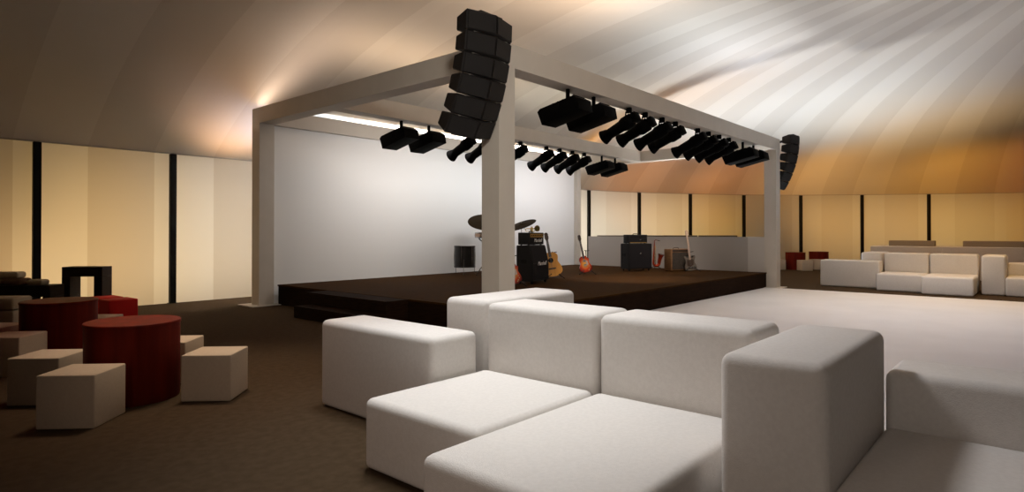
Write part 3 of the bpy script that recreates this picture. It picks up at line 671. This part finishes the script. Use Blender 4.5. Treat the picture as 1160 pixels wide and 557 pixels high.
def guitar_stand(label, loc, deg, hgt=0.62):
    t = thing('guitar_stand', label, 'stand', loc, R(deg), 'guitar stands')
    finish('upright', tube([(0, 0.14, 0.16), (0, 0.20, hgt)], 0.011, 8), M['black'], t)
    finish('neck_hook', tube([(0, 0.20, hgt - 0.01), (-0.045, 0.17, hgt), (-0.05, 0.06, hgt + 0.01)], 0.009, 6), M['black'], t)
    finish('neck_hook', tube([(0, 0.20, hgt - 0.01), (0.045, 0.17, hgt), (0.05, 0.06, hgt + 0.01)], 0.009, 6), M['black'], t)
    finish('cradle', tube([(-0.10, -0.06, 0.115), (-0.10, 0.02, 0.09), (0, 0.12, 0.13), (0.10, 0.02, 0.09), (0.10, -0.06, 0.115)], 0.010, 6), M['black'], t)
    for x, y in ((-0.21, -0.06), (0.21, -0.06), (0.0, 0.36)):
        l = finish('leg', tube([(0, 0.14, 0.17), (x, y, 0.012)], 0.010, 6), M['black'], t)
        finish('rubber_foot', tube([(x * 0.96, y * 0.96 + 0.005, 0.013), (x * 1.06, y * 1.06, 0.012)], 0.012, 6), M['black'], l)
    return t
CD = math.degrees(ang)                             # rotation that faces a thing towards the camera
guitar('electric_guitar', 'red and yellow sunburst electric guitar alone on a stand near the backdrop\'s right edge', 'lp', (7.27, 3.52, HS + 0.06), CD + 4, 7, -11)
guitar_stand('black stand holding the lone sunburst guitar', (7.27, 3.50, HS), CD + 4)
guitar('electric_guitar', 'sunburst electric guitar half hidden behind the front post, left of the large logo cabinet', 'lp', (3.33, 2.60, HS + 0.05), CD + 10, 8, -9)
guitar_stand('black stand under the half-hidden guitar beside the front post', (3.33, 2.58, HS), CD + 10)
ag = guitar('acoustic_guitar', 'orange acoustic guitar leaning at right of the large logo cabinet', 'acoustic', (5.57, 3.31, HS + 0.05), CD + 8, 9, -9); ag.scale = (1.18, 1.18, 1.18)
guitar_stand('black stand under the orange acoustic guitar', (5.58, 3.28, HS), CD + 8)
guitar('bass_guitar', 'dark-bodied bass guitar with long pale neck standing before the wooden combo amplifier', 'bass', (10.20, 1.98, HS + 0.03), CD + 4, 6, -5)
guitar_stand('black stand under the pale-necked bass guitar', (10.21, 1.96, HS - 0.0), CD + 4, 0.55)

# saxophone on its stand
t = thing('saxophone', 'red lacquered saxophone standing right of the silver-badged cabinet', 'saxophone', (10.62, 3.28, HS), R(CD))
pts, rad = [], []
for k in range(9): pts.append((-0.09 + 0.03 * k / 8 * -1 + 0.03, 0, 0.80 - 0.62 * k / 8)); rad.append(0.012 + 0.022 * k / 8)
for k in range(1, 8):
    a = math.pi * k / 8; pts.append((-0.09 + 0.085 * (1 - math.cos(a)), 0, 0.18 - 0.085 * math.sin(a) - 0.02 * 0)); rad.append(0.034 + 0.014 * k / 8)
for k in range(6): pts.append((0.08 + 0.05 * (k / 5) ** 1.5, -0.01 * k, 0.18 + 0.26 * k / 5)); rad.append([0.05, 0.052, 0.055, 0.06, 0.07, 0.098][k])
finish('body_tube', tube(pts, rad, 16), M['redbrass'], t)
finish('bell_rim', add(bmesh.new(), lathe([(0.090, 0), (0.102, 0.004), (0.100, 0.012), (0.085, 0.006)], 24, False), Matrix.Translation((0.135, -0.05, 0.435)) @ Matrix.Rotation(R(14), 4, 'Y')), M['black'], t)
finish('neck_tube', tube([(-0.06, 0, 0.79), (-0.065, 0, 0.84), (-0.03, -0.02, 0.875), (0.04, -0.03, 0.86)], [0.012, 0.011, 0.010, 0.008], 8), M['redbrass'], t)
finish('mouthpiece', tube([(0.035, -0.03, 0.862), (0.10, -0.035, 0.84)], [0.010, 0.007], 8), M['black'], t)
k_ = bmesh.new()
for k in range(8): add(k_, lathe([(0.018, 0), (0.018, 0.008)], 10), rot('X', 90, (-0.06 - 0.003 * k, -0.035, 0.66 - 0.06 * k)))
add(k_, tube([(-0.035, -0.03, 0.70), (-0.05, -0.04, 0.22)], 0.005, 6)); finish('keys', k_, M['brass'], t)
s = thing('saxophone_stand', 'small black stand under the red saxophone', 'stand', (10.62, 3.30, HS), R(CD))
for dx, dy in ((-0.18, 0.06), (0.18, 0.06), (0.0, 0.2)): finish('leg', tube([(0, 0.05, 0.10), (dx, dy, 0.01)], 0.009, 6), M['black'], s)
finish('upright', tube([(0, 0.05, 0.09), (0, 0.055, 0.45)], 0.009, 6), M['black'], s)

# trumpet lying on the amplifier head
tp = thing('trumpet', 'brass trumpet lying on top of the gold-striped amplifier head', 'trumpet', (0, 0, 0))
tp.location = P1h + Matrix.Rotation(R(a1), 3, 'Z') @ Vector((0.40, 0.14, 0.298)); tp.rotation_euler = (0, 0, R(-114))
bell = tube([(-0.27 + 0.0, 0, 0.06), (0.05, 0, 0.06), (0.13, 0, 0.06), (0.18, 0, 0.06), (0.215, 0, 0.06), (0.235, 0, 0.06), (0.245, 0, 0.06)], [0.007, 0.008, 0.012, 0.020, 0.034, 0.052, 0.066], 24)
finish('bell', bell, M['brass'], tp)
finish('tubing', tube([(-0.27, 0, 0.06), (-0.32, 0, 0.04), (-0.31, 0, 0.01), (-0.26, 0, -0.0), (0.10, 0, 0.0), (0.15, 0, 0.015), (0.15, 0, 0.035), (0.11, 0, 0.05), (-0.36, 0.02, 0.055)], 0.007, 8), M['brass'], tp)
for k in range(3): finish('valve', add(bmesh.new(), lathe([(0.012, -0.025), (0.013, -0.02), (0.013, 0.075), (0.005, 0.08), (0.005, 0.10), (0.010, 0.103)], 12), Matrix.Translation((-0.07 + 0.035 * k, 0.01, 0))), M['brass'], tp)
finish('mouthpiece', add(bmesh.new(), lathe([(0.005, 0), (0.006, 0.05), (0.013, 0.07)], 12), rot('Y', -90, (-0.35, 0.02, 0.055))), M['chrome'], tp)

# ------------------------------------------------------------------ drum kit
def drum(name, label, loc, rad, hgt, m, legs=None, tilt=0, axis='X', stand_h=0.0):
    t = thing(name, label, 'drum', loc, 0)
    t.rotation_euler = (R(tilt), 0, R(CD)) if axis == 'X' else (0, R(tilt), R(CD))
    finish('shell', lathe([(rad, 0), (rad, hgt)], 32, False), M[m], t)
    finish('drum_head', lathe([(rad - 0.004, hgt - 0.004), (rad * 0.5, hgt), (0, hgt)], 32), M['skin'], t)
    finish('drum_head', lathe([(0, 0), (rad - 0.004, 0.003)], 32), M['skin'], t)
    for z in (0.0, hgt - 0.03): finish('hoop', lathe([(rad + 0.002, z), (rad + 0.014, z), (rad + 0.014, z + 0.03), (rad + 0.002, z + 0.03)], 32, False), M['drum'] if m == 'drum' else M['chrome'], t)
    for k in range(6):
        a = 2 * math.pi * k / 6 + 0.3; c, s_ = math.cos(a), math.sin(a)
        finish('tension_lug', tube([((rad + 0.012) * c, (rad + 0.012) * s_, 0.01), ((rad + 0.016) * c, (rad + 0.016) * s_, hgt * 0.5), ((rad + 0.012) * c, (rad + 0.012) * s_, hgt - 0.01)], [0.004, 0.009, 0.004], 6), M['chrome'], t)
    return t
ft = drum('floor_tom', 'black floor tom on three thin legs, left of the front stage post before the backdrop', (5.15, 5.9, HS + 0.19), 0.265, 0.56, 'drum')
for k in range(3):
    a = 2 * math.pi * k / 3 + 0.5; c, s_ = math.cos(a), math.sin(a)
    finish('leg', tube([(0.285 * c, 0.285 * s_, 0.22), (0.285 * c, 0.285 * s_, -0.12), (0.30 * c, 0.30 * s_, -0.185)], 0.007, 6), M['chrome'], ft)
def tripod(parent, h, spread=0.24):
    finish('upright', tube([(0, 0, 0.08), (0, 0, h)], [0.013, 0.009], 8), M['chrome'], parent)
    for k in range(3):
        a = 2 * math.pi * k / 3 + 0.4; c, s_ = math.cos(a) * spread, math.sin(a) * spread
        l = finish('leg', tube([(0, 0, 0.26), (c * 0.5, s_ * 0.5, 0.16), (c, s_, 0.012)], 0.009, 6), M['chrome'], parent)
        finish('brace', tube([(0, 0, 0.09), (c * 0.6, s_ * 0.6, 0.13)], 0.006, 6), M['chrome'], l)
        finish('rubber_foot', tube([(c * 0.95, s_ * 0.95, 0.013), (c * 1.08, s_ * 1.08, 0.012)], 0.013, 6), M['black'], l)
def cymbal(label, loc, h, rad, tx, ty):
    t = thing('cymbal', label, 'cymbal', loc, R(CD), 'cymbals of the drum kit')
    tripod(t, h)
    pf = lathe([(0.0, 0.030), (0.03, 0.028), (0.055, 0.008), (rad * 0.5, -0.006), (rad, -0.028), (rad, -0.031), (rad * 0.5, -0.010), (0.05, 0.004), (0.0, 0.02)], 40, False)
    finish('cymbal_disc', add(bmesh.new(), pf, Matrix.Translation((0, 0, h)) @ Matrix.Rotation(R(ty), 4, 'Y') @ Matrix.Rotation(R(tx), 4, 'X')), M['bronze'], t, angle=70)
    finish('wing_nut', tube([(0, 0, h + 0.02), (0, 0, h + 0.06)], 0.010, 6), M['chrome'], t)
cymbal('dark bronze cymbal tilted on a stand, left of the front stage post', (5.86, 5.85, HS), 1.40, 0.46, 28, 4)
cymbal('dark bronze cymbal peeking out right of the front post, above the logo amplifier', (6.44, 5.05, HS), 1.32, 0.40, 14, -19)
sn = drum('snare_drum', 'pale wood drum under the left cymbal, half hidden by the front stage post', (5.17, 5.25, HS + 0.955), 0.20, 0.145, 'maple')
ss = thing('snare_stand', 'thin chrome stand under the pale wood drum left of the front post', 'stand', (5.17, 5.25, HS), R(CD))
tripod(ss, 0.88, 0.22)
for k in range(3):
    a = 2 * math.pi * k / 3; finish('basket_arm', tube([(0, 0, 0.84), (0.17 * math.cos(a), 0.17 * math.sin(a), 0.915), (0.215 * math.cos(a), 0.215 * math.sin(a), 0.95)], 0.007, 6), M['black'], ss)
bd = drum('bass_drum', 'black bass drum lying on its side mostly behind the front stage post', (5.55, 4.9, HS + 0.295), 0.28, 0.40, 'drum', tilt=90)
for s_ in (-1, 1): finish('spur', tube([(s_ * 0.27, 0.05, 0.30), (s_ * 0.36, -0.278, 0.36)], 0.009, 6), M['chrome'], bd)
# monitor wedge by the foot of the front post
t = thing('monitor_wedge', 'small black floor monitor on the stage, just left of the front post', 'loudspeaker', (0.62, 0.82, HS), R(CD))
finish('cabinet', prism([(-0.14, 0), (0.14, 0), (0.14, 0.07), (-0.02, 0.16), (-0.14, 0.16)], -0.13, 0.13, 0.006), M['speaker'], t)
finish('grille', add(bmesh.new(), box(-0.085, 0.085, -0.115, 0.115, 0, 0.006), rot('Y', 29.4, (0.06, 0, 0.114))), M['grille'], t)
